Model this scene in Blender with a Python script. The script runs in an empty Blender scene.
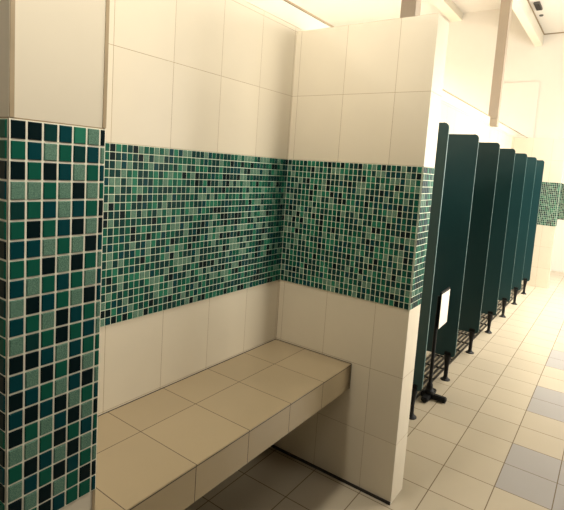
import bpy, bmesh, math, random
from mathutils import Vector, Matrix
random.seed(11)
C = bpy.context.scene.collection
D = bpy.data

# ------------------------------------------------------------------ materials
def lin(c):
    return tuple(((v/255)/12.92 if v/255 <= .04045 else ((v/255+.055)/1.055)**2.4) for v in c)

def newmat(name):
    m = D.materials.new(name); m.use_nodes = True
    nt = m.node_tree
    return m, nt, nt.nodes['Principled BSDF']

def N(nt, typ, **kw):
    n = nt.nodes.new(typ)
    for k, v in kw.items(): setattr(n, k, v)
    return n

def math_n(nt, op, a, b=None, c=None):
    n = N(nt, 'ShaderNodeMath', operation=op)
    for i, v in enumerate((a, b, c)):
        if v is None: continue
        if isinstance(v, (int, float)): n.inputs[i].default_value = v
        else: nt.links.new(v, n.inputs[i])
    return n.outputs[0]

def mixc(nt, f, a, b):
    n = N(nt, 'ShaderNodeMix', data_type='RGBA')
    for s, v in ((n.inputs[0], f), (n.inputs[6], a), (n.inputs[7], b)):
        if isinstance(v, tuple): s.default_value = (*v[:3], 1)
        elif isinstance(v, (int, float)): s.default_value = v
        else: nt.links.new(v, s)
    return n.outputs[2]

def plain(name, col, rough=.5, metal=0, noise=.06, scale=14, spec=.5, bump=0):
    m, nt, b = newmat(name)
    c = lin(col)
    tc = N(nt, 'ShaderNodeTexCoord')
    nz = N(nt, 'ShaderNodeTexNoise'); nz.inputs['Scale'].default_value = scale; nz.inputs['Detail'].default_value = 4
    nt.links.new(tc.outputs['Object'], nz.inputs['Vector'])
    out = mixc(nt, nz.outputs['Fac'], tuple(v*(1-noise) for v in c), tuple(min(1, v*(1+noise)) for v in c))
    nt.links.new(out, b.inputs['Base Color'])
    b.inputs['Roughness'].default_value = rough; b.inputs['Metallic'].default_value = metal
    b.inputs['Specular IOR Level'].default_value = spec
    if bump:
        bp = N(nt, 'ShaderNodeBump'); bp.inputs['Strength'].default_value = bump; bp.inputs['Distance'].default_value = .002
        nt.links.new(nz.outputs['Fac'], bp.inputs['Height']); nt.links.new(bp.outputs[0], b.inputs['Normal'])
    return m

def line_mask(nt, coord, origin, pitch, half):
    """1 on the joint lines of a regular grid, plus the cell number"""
    t = math_n(nt, 'DIVIDE', math_n(nt, 'SUBTRACT', coord, origin), pitch)
    fl = math_n(nt, 'FLOOR', t)
    fr = math_n(nt, 'SUBTRACT', t, fl)
    d = math_n(nt, 'MULTIPLY', math_n(nt, 'MINIMUM', fr, math_n(nt, 'SUBTRACT', 1, fr)), pitch)
    return math_n(nt, 'LESS_THAN', d, half), fl

def tiled(name, col, grout, axes, half=.0009, rough=.38, vary=.03, spec=.5, grey=None, stain=.05, gstain=.3):
    """axes: list of ('X'|'Y'|'Z', origin, pitch)"""
    m, nt, b = newmat(name)
    tc = N(nt, 'ShaderNodeTexCoord'); sp = N(nt, 'ShaderNodeSeparateXYZ')
    nt.links.new(tc.outputs['Object'], sp.inputs[0])
    masks, cells = [], []
    for ax, o, p in axes:
        k, c = line_mask(nt, sp.outputs[ax], o, p, half); masks.append(k); cells.append(c)
    mask = masks[0]
    for k in masks[1:]: mask = math_n(nt, 'MAXIMUM', mask, k)
    cv = N(nt, 'ShaderNodeCombineXYZ')
    for i, c in enumerate(cells): nt.links.new(c, cv.inputs[i])
    wn = N(nt, 'ShaderNodeTexWhiteNoise', noise_dimensions='3D'); nt.links.new(cv.outputs[0], wn.inputs['Vector'])
    c0 = lin(col)
    base = mixc(nt, wn.outputs['Value'], tuple(v*(1-vary) for v in c0), tuple(min(1, v*(1+vary)) for v in c0))
    if grey:
        gcol, cond = grey
        gm = cond(nt, cells)
        base = mixc(nt, gm, base, lin(gcol))
    nz = N(nt, 'ShaderNodeTexNoise'); nz.inputs['Scale'].default_value = 6; nz.inputs['Detail'].default_value = 6
    nt.links.new(tc.outputs['Object'], nz.inputs['Vector'])
    st = math_n(nt, 'MULTIPLY', math_n(nt, 'SUBTRACT', nz.outputs['Fac'], .4), stain*4)
    st = math_n(nt, 'MAXIMUM', st, 0)
    base = mixc(nt, st, base, tuple(v*.55 for v in c0))
    g = lin(grout)
    gn = N(nt, 'ShaderNodeTexNoise'); gn.inputs['Scale'].default_value = 3
    nt.links.new(tc.outputs['Object'], gn.inputs['Vector'])
    gc = mixc(nt, gn.outputs['Fac'], tuple(v*(1-gstain) for v in g), tuple(min(1, v*(1+gstain)) for v in g))
    nt.links.new(mixc(nt, mask, base, gc), b.inputs['Base Color'])
    r = math_n(nt, 'MULTIPLY_ADD', mask, .8-rough, rough)
    nt.links.new(r, b.inputs['Roughness'])
    b.inputs['Specular IOR Level'].default_value = spec
    bp = N(nt, 'ShaderNodeBump'); bp.inputs['Strength'].default_value = .35; bp.inputs['Distance'].default_value = .0015
    nt.links.new(math_n(nt, 'SUBTRACT', 1, mask), bp.inputs['Height']); nt.links.new(bp.outputs[0], b.inputs['Normal'])
    return m

ZB, ZT, ZTOP = .897, 1.510, 2.145          # mosaic band bottom and top, wall top
TW, TH = .25, .307                          # wall tile
FT = .243                                   # floor tile
CREAM = (214, 202, 178)
GROUT = (164, 142, 108)
# wall tiles: joints above the band count from ZT, below it from ZB; .614 = 2 rows so both share one grid
M_long = tiled('cream_wall_tile_long', CREAM, GROUT, [('Y', -.0126, TW), ('Z', ZB-.614*2, TH)])
M_stub = tiled('cream_wall_tile_cross', CREAM, GROUT, [('X', .28, TW), ('Z', ZB-.614*2, TH)])
M_end = tiled('cream_wall_tile_end', CREAM, GROUT, [('Z', ZB-.614*2, TH)])
def greycond(nt, cells):
    ix, iy = cells
    a = math_n(nt, 'COMPARE', ix, 1, .1)
    ph = math_n(nt, 'MODULO', math_n(nt, 'ADD', iy, 399), 4)      # rows 1,2 then 5,6 ...
    a = math_n(nt, 'MULTIPLY', a, math_n(nt, 'LESS_THAN', ph, 1.5))
    c2 = math_n(nt, 'GREATER_THAN', ix, 1.5)
    ph2 = math_n(nt, 'MODULO', math_n(nt, 'ADD', iy, 401), 8)
    c2 = math_n(nt, 'MULTIPLY', c2, math_n(nt, 'LESS_THAN', ph2, 3.5))
    return math_n(nt, 'MAXIMUM', a, c2)
M_floor = tiled('cream_floor_tile', (176, 164, 142), (104, 88, 64), [('X', .785, FT), ('Y', .218, FT)],
                half=.0022, rough=.28, vary=.05, grey=((150, 146, 142), greycond), stain=.05)
M_btop = tiled('bench_top_tile', (150, 133, 104), (78, 62, 44), [('Y', -.257, .2457), ('X', .18, .9)], half=.0013, rough=.33, vary=.05)
M_bfront = tiled('bench_front_tile', (156, 138, 106), (78, 62, 44), [('Y', -.257, .2457)], half=.0014, rough=.35, vary=.05)
M_grout = plain('mosaic_grout', (240, 232, 208), .8, noise=.1, scale=40)
M_grout2 = plain('mosaic_grout_fine', (226, 230, 204), .8, noise=.1, scale=40)
M_trimgrey = plain('corner_sealant', (158, 138, 106), .6, noise=.25, scale=20)  # also colours the strips that paint in shadow gaps
M_white = plain('white_paint', (240, 232, 212), .5, noise=.02)
M_cap = plain('cap_paint', (216, 206, 184), .6, noise=.03)
M_plaster = plain('cream_plaster', (236, 229, 217), .8, noise=.02, scale=5)
M_post = plain('post_paint', (166, 151, 132), .5, noise=.04)
M_dim = plain('dim_wall', (92, 84, 74), .85, noise=.05)  # unseen walls, darkened to cut the light they bounce back
M_ceil = plain('ceiling_paint', (236, 230, 219), .85, noise=.02)
M_dark = plain('dark_joint', (38, 32, 26), .8, noise=.3, scale=30)
M_teal = plain('dark_green_laminate', (16, 54, 56), .42, noise=.08, scale=3)
M_edge = plain('laminate_edge', (48, 84, 82), .45, noise=.05)
M_black = plain('black_plastic', (9, 10, 10), .5, noise=.1, spec=.25)
M_metal = plain('dark_steel_grate', (52, 48, 42), .4, metal=.6, noise=.2)
M_tray = plain('grate_tray', (150, 138, 116), .5, noise=.15)
M_paper = plain('white_paper', (222, 210, 194), .7, noise=.02)
M_fixture = plain('dark_grey_plastic', (92, 90, 84), .5, noise=.05)

def glass(name, col, col2=None, speck=0, rough=.4):
    m, nt, b = newmat(name)
    tc = N(nt, 'ShaderNodeTexCoord')
    vo = N(nt, 'ShaderNodeTexNoise'); vo.inputs['Scale'].default_value = 850 if speck else 60
    vo.inputs['Detail'].default_value = 1
    nt.links.new(tc.outputs['Object'], vo.inputs['Vector'])
    c = lin(col)
    if speck:
        rp = N(nt, 'ShaderNodeValToRGB'); rp.color_ramp.elements[0].position = .42; rp.color_ramp.elements[1].position = .6
        nt.links.new(vo.outputs['Fac'], rp.inputs[0])
        f = rp.outputs[0]
    else: f = vo.outputs['Fac']
    o = mixc(nt, f, tuple(v*.88 for v in c) if not col2 else lin(col2), c)
    nt.links.new(o, b.inputs['Base Color'])
    b.inputs['Roughness'].default_value = rough; b.inputs['Specular IOR Level'].default_value = .1
    return m
GL = [glass('glass_tile_ink', (1, 22, 24)), glass('glass_tile_deep_teal', (10, 54, 50)), glass('glass_tile_petrol', (0, 58, 62)),
      glass('glass_tile_green', (14, 84, 66)), glass('glass_tile_light_green', (40, 114, 88)),
      glass('glass_tile_speckled', (114, 144, 122), (70, 106, 90), speck=1, rough=.45)]
KEY = dict(K=0, D=1, B=2, G=3, L=4, S=5)

# ------------------------------------------------------------------ mesh helpers
def link(name, me, mats, parent=None):
    o = D.objects.new(name, me); C.objects.link(o)
    for m in (mats if isinstance(mats, (list, tuple)) else [mats]): me.materials.append(m)
    if parent: o.parent = parent
    return o

def bm_obj(name, bm, mats, parent=None, smooth=False, loc=None):
    me = D.meshes.new(name)
    bmesh.ops.recalc_face_normals(bm, faces=bm.faces)
    bm.to_mesh(me); bm.free()
    if smooth:
        for p in me.polygons: p.use_smooth = True
    o = link(name, me, mats, parent)
    if loc: o.location = loc
    return o

def box(bm, a, b, mi=0, bev=0):
    c = [(x, y, z) for x in (a[0], b[0]) for y in (a[1], b[1]) for z in (a[2], b[2])]
    v = [bm.verts.new(p) for p in c]
    fs = []
    for q in ((0,1,3,2),(4,6,7,5),(0,4,5,1),(2,3,7,6),(0,2,6,4),(1,5,7,3)):
        f = bm.faces.new([v[i] for i in q]); f.material_index = mi; fs.append(f)
    if bev:
        es = list({e for f in fs for e in f.edges})
        r = bmesh.ops.bevel(bm, geom=es, offset=bev, segments=2, affect='EDGES', clamp_overlap=True)
        for f in r['faces']: f.material_index = mi
    return fs

def lathe(bm, prof, at=(0,0,0), n=20):
    rings = []
    for r, z in prof:
        rings.append([bm.verts.new((at[0]+r*math.cos(2*math.pi*i/n), at[1]+r*math.sin(2*math.pi*i/n), at[2]+z)) for i in range(n)])
    for a, b in zip(rings, rings[1:]):
        for i in range(n):
            bm.faces.new((a[i], a[(i+1) % n], b[(i+1) % n], b[i]))
    bm.faces.new(rings[0][::-1]); bm.faces.new(rings[-1])

def struct(o, label=None):
    o['kind'] = 'structure'
    if label: o['label'] = label
    return o

def thing(name, label, cat, loc=(0,0,0), group=None):
    o = D.objects.new(name, None); C.objects.link(o); o.empty_display_size = .1
    o.location = loc; o['label'] = label; o['category'] = cat
    if group: o['group'] = group
    return o

def boxobj(name, a, b, mats, parent=None, bev=0):
    bm = bmesh.new(); box(bm, a, b, bev=bev)
    return bm_obj(name, bm, mats, parent)

# ------------------------------------------------------------------ mosaic bands
PH, PV = .0226, (ZT-ZB)/22
WEIGHTS = [1.4, 5, 1.3, 4.4, 1.6, 2.8]
def band(parent, runs, grid=None, rnd=None, grout=None):
    """runs: (origin xy, direction xy, normal xy, length, first offset). One mesh of raised glass tiles on a grout bed."""
    rng = random.Random(rnd)
    verts, faces, mi = [], [], []
    T0, T1 = .0010, .0032                      # grout face and tile face stand-off
    g = .0015 if grid else .0013
    for ri, (o, d, nrm, length, off) in enumerate(runs):
        def P(u, z, h): return (o[0]+d[0]*u+nrm[0]*h, o[1]+d[1]*u+nrm[1]*h, z)
        k = len(verts)
        verts += [P(0, ZB, T0), P(length, ZB, T0), P(length, ZT, T0), P(0, ZT, T0)]
        faces.append((k, k+1, k+2, k+3)); mi.append(6)
        cols = []
        u = off
        while u < length-.002:
            a, b_ = max(u, 0), min(u+PH, length)
            if b_-a > .004: cols.append((a, b_))
            u += PH
        for r in range(22):
            z1 = ZT-r*PV; z0 = z1-PV
            for c, (a, b_) in enumerate(cols):
                if grid and grid[ri] and r < len(grid[ri]): s = KEY[grid[ri][r][min(c, len(grid[ri][r])-1)]]
                else: s = rng.choices(range(6), WEIGHTS)[0]
                x0, x1, y0, y1 = a+g, b_-g, z0+g, z1-g
                e = .0011
                k = len(verts)
                verts += [P(x0, y0, T0), P(x1, y0, T0), P(x1, y1, T0), P(x0, y1, T0),
                          P(x0+e, y0+e, T1), P(x1-e, y0+e, T1), P(x1-e, y1-e, T1), P(x0+e, y1-e, T1)]
                for q in ((4,5,6,7), (0,1,5,4), (1,2,6,5), (2,3,7,6), (3,0,4,7)):
                    faces.append(tuple(k+i for i in q)); mi.append(s)
    me = D.meshes.new('mosaic_band')
    me.from_pydata(verts, [], faces); me.polygons.foreach_set('material_index', mi)
    bm = bmesh.new(); bm.from_mesh(me)
    bmesh.ops.recalc_face_normals(bm, faces=bm.faces)
    # make the open sheets face their run's normal
    bm.to_mesh(me); bm.free(); me.update()
    ob = link('mosaic_band', me, GL+[grout or (M_grout if grid else M_grout2)], parent)
    return ob

PILLAR = ["KKDBLSK","GBSGDBS","KGKBSGB","SSGSKSG","DGBSBGK","GKGBKSK","BBSGSKB","GGKSKGS","BSGBGSB","SKBGSKB","BGSKBGS",
          "SDGKGBS","KKBSBGG","BSKGKSG","KBGSBKS","BKBKSGB","KGSBKSK","SSGKGBG","GKBSKSD","SBGKBGS","KSKSGKK","DGKBGGB"]
SLIVER = ["BG","GG","SK","KB","DG","GG","BK","KG","SK","GD","BG","GG","KD","DK","GB","SK","DG","BK","GB","DK","KG","SG"]

# ------------------------------------------------------------------ the setting
def lbl(o, s): return struct(o, s)
YE = 7.42                                    # far end of the hall
XR = 2.85                                    # wall opposite
lbl(boxobj('floor', (-5.2, -4.2, -.12), (XR+.1, YE+.1, 0), M_floor), 'cream tiled floor with a band of grey tiles')

# long tiled wall behind the bench and the stalls
W_l = lbl(boxobj('wall_left', (-.12, -4.1, 0), (0, YE, ZTOP), M_long), 'long cream tiled wall behind the bench')
band(W_l, [((0, -1.4915), (0, 1), (1, 0), 1.4905, .0), ], rnd=3)
band(W_l, [((0, .15), (0, 1), (1, 0), 5.54, .0)], rnd=5)
cap = boxobj('wall_cap', (-.12, -4.1, ZTOP), (-.004, YE, 2.238), M_cap, W_l, bev=.004)
boxobj('sealant_shadow_line', (-.10, -4.1, 2.237), (-.002, YE, 2.246), M_trimgrey, W_l)  # thin tan strip imitating a shadow gap along the cap top

def stub(name, y0, y1, L, label, runs, grid=None, rnd=0, mat=M_stub):
    bm = bmesh.new()
    fs = box(bm, (0, y0, 0), (L, y1, ZTOP-.02))
    for f in fs:
        c = f.calc_center_median()
        if abs(c.x-L) < 1e-4: f.material_index = 1
    o = bm_obj(name, bm, [mat, M_end]); lbl(o, label)
    band(o, runs, grid, rnd)
    return o
# near partition (its end face fills the left of the picture)
Y0, Y1, LN = -1.638, -1.4915, .679
near = stub('wall_near', Y0, Y1, LN, 'near tiled partition end with large green glass mosaic',
            [((LN, Y0), (0, 1), (1, 0), Y1-Y0, .0007), ((LN-.0226*12-.0007, Y0), (1, 0), (0, -1), .0226*12+.0007, 0.0)],
            [PILLAR, [("KGBDGSKGBG"+s) for s in SLIVER]], 7)
for y in (Y0+.0035, Y1-.0025):
    boxobj('corner_sealant', (LN-.001, y-.003, ZT+.002), (LN+.0016, y+.003, ZTOP-.02), M_trimgrey, near)
boxobj('corner_sealant', (LN-.001, Y1-.006, 0), (LN+.0012, Y1-.0008, ZB), M_trimgrey, near)
# partition at the end of the bench
LS, WS = .685, .141
mid = stub('wall_middle', 0, WS, LS, 'tiled partition at the far end of the bench',
           [((0, 0), (1, 0), (0, -1), LS, .0025), ((LS, 0), (0, 1), (1, 0), WS, .0)], None, 21)
boxobj('floor_joint', (0, -.007, 0), (LS, 0, .012), M_dark, mid)
boxobj('corner_joint', (0, -.0016, .5824), (.0016, 0, ZB), M_trimgrey, mid)
boxobj('corner_joint', (0, -.0042, ZB), (.0042, 0, ZT), M_grout, mid)
# partition at the far end of the stalls
end = stub('wall_end', 5.70, 5.84, LS, 'tiled partition beyond the last divider',
           [((0, 5.70), (1, 0), (0, -1), LS, .0025), ((LS, 5.70), (0, 1), (1, 0), .14, .0)], None, 33)
# end of the hall
bm = bmesh.new(); box(bm, (-5.2, YE, 0), (XR+.1, YE+.1, 4.7))
far = lbl(bm_obj('wall_far', bm, M_plaster), 'cream wall closing the far end of the hall')
band(far, [((.1, YE), (1, 0), (0, -1), XR-.1, 0)], None, 41)
boxobj('wall_panel', (-.62, YE-.02, 2.25), (.03, YE, 3.24), M_plaster, far)
# out of view sides of the room
lbl(boxobj('wall_back', (-5.2, -4.2, 0), (XR+.1, -4.1, 4.7), M_dim), 'wall behind the camera')
lbl(boxobj('wall_outer', (-5.2, -4.1, 0), (-5.1, YE, 4.7), M_plaster), 'far wall of the neighbouring bay')
# wall opposite: unseen, its openings invented to let the batten and side fill through
bm = bmesh.new()
box(bm, (XR, -4.1, 0), (XR+.1, .2, 2.12)); box(bm, (XR, -4.1, 2.5), (XR+.1, .9, 2.9)); box(bm, (XR, -4.1, 3.7), (XR+.1, .9, 4.7))
box(bm, (XR, .2, 0), (XR+.1, .9, .9)); box(bm, (XR, .9, 2.7), (XR+.1, .95, 4.7)); box(bm, (XR, 6.9, 0), (XR+.1, YE, 4.7))
box(bm, (XR, .9, 0), (XR+.1, 6.9, .9)); box(bm, (XR, .95, 3.7), (XR+.1, 6.9, 4.7))
lbl(bm_obj('wall_right', bm, M_dim), 'wall opposite the stalls with openings added for the lamps')
lbl(boxobj('wall_passage', (XR+1.6, -4.1, 0), (XR+1.7, YE, 4.7), M_dim), 'wall of the passage behind the opposite wall')
# ceilings and the beam the posts carry
lbl(boxobj('ceiling', (0.0, -4.1, 4.04), (XR, YE, 4.14), M_ceil), 'white ceiling over the walkway')
lbl(boxobj('ceiling_bay', (-5.1, -4.1, 4.56), (0.0, YE, 4.66), M_ceil), 'white ceiling over the neighbouring bay')
lbl(boxobj('trim_1', (-.12, -4.1, 3.84), (0.0, YE, 4.56), M_white), 'white beam running along the tops of the posts')
lbl(boxobj('trim_2', (-1.6, -4.1, 4.43), (-1.4, YE, 4.56), M_white), 'white beam under the ceiling of the neighbouring bay')

boxobj('sealant_shadow_line', (-.001, -4.1, 4.022), (.012, YE, 4.04), M_trimgrey, D.objects['trim_1'])  # brown strip painting in the shadow gap between beam and ceiling
boxobj('sealant_shadow_line', (.012, YE-.012, 4.025), (XR, YE, 4.04), M_trimgrey, far)  # same painted shadow line along the top of the end wall
# ------------------------------------------------------------------ bench
b = thing('tiled_bench', 'beige tiled bench built along the wall between two mosaic partitions', 'bench', (0, -.745, .4618))
def bl(bm): return bm
bm = bmesh.new(); box(bm, (0, Y1+.0005, .577), (.4376, -.0005, .5824), bev=.0012)
seat = bm_obj('seat', bm, M_btop, b); seat.matrix_parent_inverse = Matrix.Translation((0, .745, -.4618))
bm = bmesh.new(); box(bm, (.002, Y1+.0005, .4618), (.4366, -.0005, .5752), bev=.001)
fr = bm_obj('front_panel', bm, M_bfront, b); fr.matrix_parent_inverse = Matrix.Translation((0, .745, -.4618))
bm = bmesh.new(); box(bm, (.0, Y1+.002, .5824), (.0022, -.0005, .5845)); box(bm, (.0, -.0025, .5824), (.4376, -.0005, .5845)); box(bm, (.4376, -.0022, .4618), (.4392, -.0003, .5824)); box(bm, (.43, Y1+.002, .5750), (.4370, -.0005, .5772))
sl = bm_obj('sealant_shadow_line', bm, M_dark, b); sl.matrix_parent_inverse = Matrix.Translation((0, .745, -.4618))

# ------------------------------------------------------------------ stall dividers
def rounded_panel(bm, x0, x1, z0, z1, t, r):
    pts = [(x0, z0), (x0, z1)]
    for i in range(9):
        a = math.pi/2*(1-i/8); pts.append((x1-r+r*math.cos(a), z1-r+r*math.sin(a)))
    for i in range(9):
        a = -math.pi/2*i/8; pts.append((x1-r+r*math.cos(a), z0+r+r*math.sin(a)))
    f = [bm.verts.new((x, -t/2, z)) for x, z in pts]; k = [bm.verts.new((x, t/2, z)) for x, z in pts]
    bm.faces.new(f); bm.faces.new(k[::-1])
    for i in range(len(pts)):
        j = (i+1) % len(pts)
        bm.faces.new((f[i], k[i], k[j], f[j]))

def strip(bm, x1, z0, z1, t, r):
    pts = []
    for i in range(9):
        a = math.pi/2*(1-i/8); pts.append((x1-r+r*math.cos(a), z1-r+r*math.sin(a)))
    for i in range(9):
        a = -math.pi/2*i/8; pts.append((x1-r+r*math.cos(a), z0+r+r*math.sin(a)))
    n = len(pts); rows = []
    for i, (x, z) in enumerate(pts):
        p = Vector(pts[max(i-1, 0)]); q = Vector(pts[min(i+1, n-1)]); d = (q-p).normalized(); nx, nz = -d.y, d.x
        if nx*(x-.3) + nz*(z-1) < 0: nx, nz = -nx, -nz
        h = .0012
        rows.append([bm.verts.new((x, -t/2, z)), bm.verts.new((x+nx*h, -t/2, z+nz*h)), bm.verts.new((x+nx*h, t/2, z+nz*h)), bm.verts.new((x, t/2, z))])
    for a, b_ in zip(rows, rows[1:]):
        for i in range(4): bm.faces.new((a[i], a[(i+1) % 4], b_[(i+1) % 4], b_[i]))
    bm.faces.new(rows[0]); bm.faces.new(rows[-1][::-1])

def make_divider():
    t = thing('stall_divider', '', 'stall divider', group='stall dividers along the wall')
    bm = bmesh.new(); rounded_panel(bm, .006, .528, .178, 1.784, .013, .03); bm_obj('panel', bm, M_teal, t)
    bm = bmesh.new(); strip(bm, .528, .178, 1.784, .013, .03); bm_obj('edge_strip', bm, M_edge, t)
    bm = bmesh.new(); box(bm, (.0, -.02, .3), (.03, .02, .36), bev=.003); bm_obj('wall_bracket', bm, M_black, t)
    bm = bmesh.new(); box(bm, (.0, -.02, 1.55), (.03, .02, 1.61), bev=.003); bm_obj('wall_bracket', bm, M_black, t)
    bm = bmesh.new(); lathe(bm, [(.0145, 0), (.0145, .08), (.018, .115), (.024, .15), (.024, .18)], (.478, 0, .01))
    leg = bm_obj('leg', bm, M_black, t, smooth=False)
    bm = bmesh.new(); lathe(bm, [(.034, 0), (.034, .006), (.022, .013), (.0126, .03)], (.478, 0, 0)); bm_obj('foot_flange', bm, M_black, leg)
    bm = bmesh.new(); box(bm, (.455, -.014, .172), (.501, .014, .215), bev=.004); bm_obj('clamp', bm, M_black, leg)
    return t
NAMES = ['dark green stall divider closest to the bench partition, mostly hidden behind it',
         'second dark green stall divider from the bench partition, behind the paper sign',
         'third dark green stall divider from the bench partition',
         'fourth dark green stall divider from the bench partition, middle of the row of seven',
         'fifth dark green stall divider from the bench partition',
         'sixth dark green stall divider, next to last before the end partition',
         'last dark green stall divider of the row, beside the pale end partition']
div0 = make_divider()
for i in range(7):
    y = .818+.7055*i
    if i == 0: r = div0
    else:
        r = div0.copy(); C.objects.link(r)
        for ch in list(div0.children):
            c = ch.copy(); C.objects.link(c); c.parent = r
            for gch in list(ch.children):
                g2 = gch.copy(); C.objects.link(g2); g2.parent = c
    r.location = (0, y, 0); r['label'] = NAMES[i]

# ------------------------------------------------------------------ drain grate between the dividers' feet
g = thing('drain_grate', 'dark metal floor grate running under the row of stall dividers', 'grate', (0, .2, 0))
bm = bmesh.new(); box(bm, (.245, 0, .0), (.425, 5.45, .0015)); bm_obj('channel', bm, M_tray, g)
for k in range(6):
    x = .25+.0335*k
    bm = bmesh.new(); box(bm, (x-.0065, 0, .0015), (x+.0065, 5.45, .012), bev=.001); bm_obj('bar', bm, M_metal, g)
bm = bmesh.new()
for k in range(23): bm = bmesh.new(); box(bm, (.246, .02+k*.245, .003), (.424, .032+k*.245, .012)); bm_obj('cross_tie', bm, M_metal, g)

# ------------------------------------------------------------------ sign stand
s = thing('sign_stand', 'black floor stand holding a white paper sign in front of the dividers', 'sign stand', (.478, 1.15, 0))
bm = bmesh.new(); box(bm, (-.05, -.02, .006), (.115, .02, .036), bev=.006); box(bm, (-.022, -.10, .006), (.022, .10, .034), bev=.006)
for p in ((.1, 0), (-.04, 0), (0, .085), (0, -.085)): lathe(bm, [(.012, 0), (.012, .008)], (p[0], p[1], 0), 10)
bm_obj('base', bm, M_black, s)
bm = bmesh.new(); lathe(bm, [(.03, 0), (.03, .02), (.022, .035), (.02, .06), (.014, .075)], (0, 0, .034)); bm_obj('collar', bm, M_black, s)
bm = bmesh.new(); lathe(bm, [(.0115, 0), (.0115, .48), (.009, .48), (.009, .60)], (0, 0, .1)); bm_obj('pole', bm, M_black, s)
bm = bmesh.new(); box(bm, (-.006, -.105, -.119), (.006, .105, .128), bev=.003)
bd = bm_obj('sign_board', bm, M_black, s, loc=(.016, .07, .607)); bd.rotation_euler = (0, 0, math.radians(2))
bm = bmesh.new(); box(bm, (.0062, -.102, -.117), (.0072, .102, .113))
bm_obj('paper_sheet', bm, M_paper, bd)['label'] = 'blank looking white paper sheet'

# ------------------------------------------------------------------ posts on the wall
def post(y, label):
    t = thing('roof_post', label, 'post', (0, y, 2.13), 'posts standing on the tiled wall')
    bm = bmesh.new(); box(bm, (-.030, 0, .092), (.078, .10, 1.71), bev=.003); bm_obj('shaft', bm, M_post, t)
    bm = bmesh.new(); box(bm, (-.003, -.002, .0), (.078, .102, .09), bev=.002); bm_obj('base_plate', bm, M_post, t)
    return t
post(4.2, 'beige post rising from the wall top above the green stall dividers')
post(1.29, 'beige post rising behind the top of the bench partition')

# ------------------------------------------------------------------ small ceiling fittings
v = thing('ceiling_speaker', 'dark grey box fixed to the ceiling near the far end', 'ceiling fitting', (.10, 5.9, 4.04))
bm = bmesh.new(); box(bm, (-.04, -.16, -.03), (.04, .16, 0), bev=.005); bm_obj('housing', bm, M_fixture, v)
bm = bmesh.new()
for k in range(7): box(bm, (-.033, -.14+k*.041, -.033), (.033, -.116+k*.041, -.0301))
bm_obj('grille', bm, M_dark, v)
d = thing('smoke_detector', 'small dark round detector on the ceiling beyond the grey box', 'detector', (.085, 6.37, 4.04))
bm = bmesh.new(); lathe(bm, [(.014, -.02), (.024, -.018), (.03, -.008), (.03, 0)], (0, 0, 0)); bm_obj('housing', bm, M_fixture, d)

# ------------------------------------------------------------------ light
WARM = (1.0, .95, .85)
PALE = (1.0, .955, .90)
def area(name, loc, target, sx, sy, energy, col=WARM, spread=180):
    l = D.lights.new(name, 'AREA'); l.shape = 'RECTANGLE'; l.size = sx; l.size_y = sy; l.energy = energy; l.color = col
    l.spread = math.radians(spread)
    o = D.objects.new(name, l); C.objects.link(o); o.location = loc
    d = Vector(target)-Vector(loc)
    o.rotation_euler = d.to_track_quat('-Z', 'Y').to_euler()
    return o
# side fill added in the unseen opposite wall to brighten end faces and floor
area('side_fill', (XR+.05, 3.3, 1.8), (0, 3.3, 1.8), 2.6, 1.7, 170)
area('side_fill', (XR+.05, .72, 1.75), (0, .72, 1.45), .9, 1.5, 13, spread=60)
area('side_fill', (XR+.05, 5.6, 1.8), (0, 5.6, 1.8), 2.5, 1.7, 26)
# fill lamps added to brighten the far walkway and the neighbouring bay
area('walkway_fill', (1.3, 5.0, 4.0), (1.3, 5.0, 0), 1.0, 4.0, 84, PALE, spread=80)
area('bay_fill', (-3.0, 2.0, 4.4), (-3.0, 2.0, 0), 2.0, 9.0, 880, PALE, spread=120)
# battens behind the partitions: their light clears the tops and ends in a soft line on the tiles
area('batten', (-1.45, -1.2, 2.56), (0, -1.2, 2.56), 2.2, .07, 16)
area('batten', (XR+1.45, -.1, 2.30), (0, -.1, 2.30), 1.6, .06, 8)
# unseen fill lamps added to brighten the bench alcove and near partition
area('near_fill', (1.3, -1.6, 2.4), (.3, -1.5, 1.6), .3, .5, 3.4, spread=90)
area('near_fill', (.35, -.8, 2.9), (.35, -.8, 0), .2, 1.2, 22)
area('near_fill', (.6, -3.3, 2.6), (.6, -2.5, 1.4), .3, .6, 6)

w = D.worlds.new('world'); bpy.context.scene.world = w; w.use_nodes = True
w.node_tree.nodes['Background'].inputs[0].default_value = (1, .95, .85, 1)
w.node_tree.nodes['Background'].inputs[1].default_value = .02

# ------------------------------------------------------------------ camera
yaw, pitch, roll, fpx = .6187, -.1052, .0673, 471.3231
fwd = Vector((-math.sin(yaw)*math.cos(pitch), math.cos(yaw)*math.cos(pitch), math.sin(pitch)))
right = Vector((math.cos(yaw), math.sin(yaw), 0)); up = right.cross(fwd)
r_ = right*math.cos(roll)+up*math.sin(roll); u_ = -right*math.sin(roll)+up*math.cos(roll)
cam = D.cameras.new('camera'); co = D.objects.new('camera', cam); C.objects.link(co)
mw = Matrix((r_, u_, -fwd)).transposed().to_4x4(); mw.translation = (1.3508, -1.9439, 1.4692)
co.matrix_world = mw
cam.sensor_fit = 'HORIZONTAL'; cam.sensor_width = 36; cam.lens = fpx/564*36
cam.shift_x = 3.057/564; cam.shift_y = -38.14/564
cam.clip_start = .02
sc = bpy.context.scene; sc.camera = co
sc.view_settings.view_transform = 'Standard'; sc.view_settings.look = 'None'
sc.view_settings.gamma = 1; sc.view_settings.use_curve_mapping = False; sc.view_settings.exposure = .4
sc.cycles.use_denoising = True
sc.cycles.max_bounces = 10; sc.cycles.diffuse_bounces = 2
sc.cycles.sample_clamp_indirect = 6
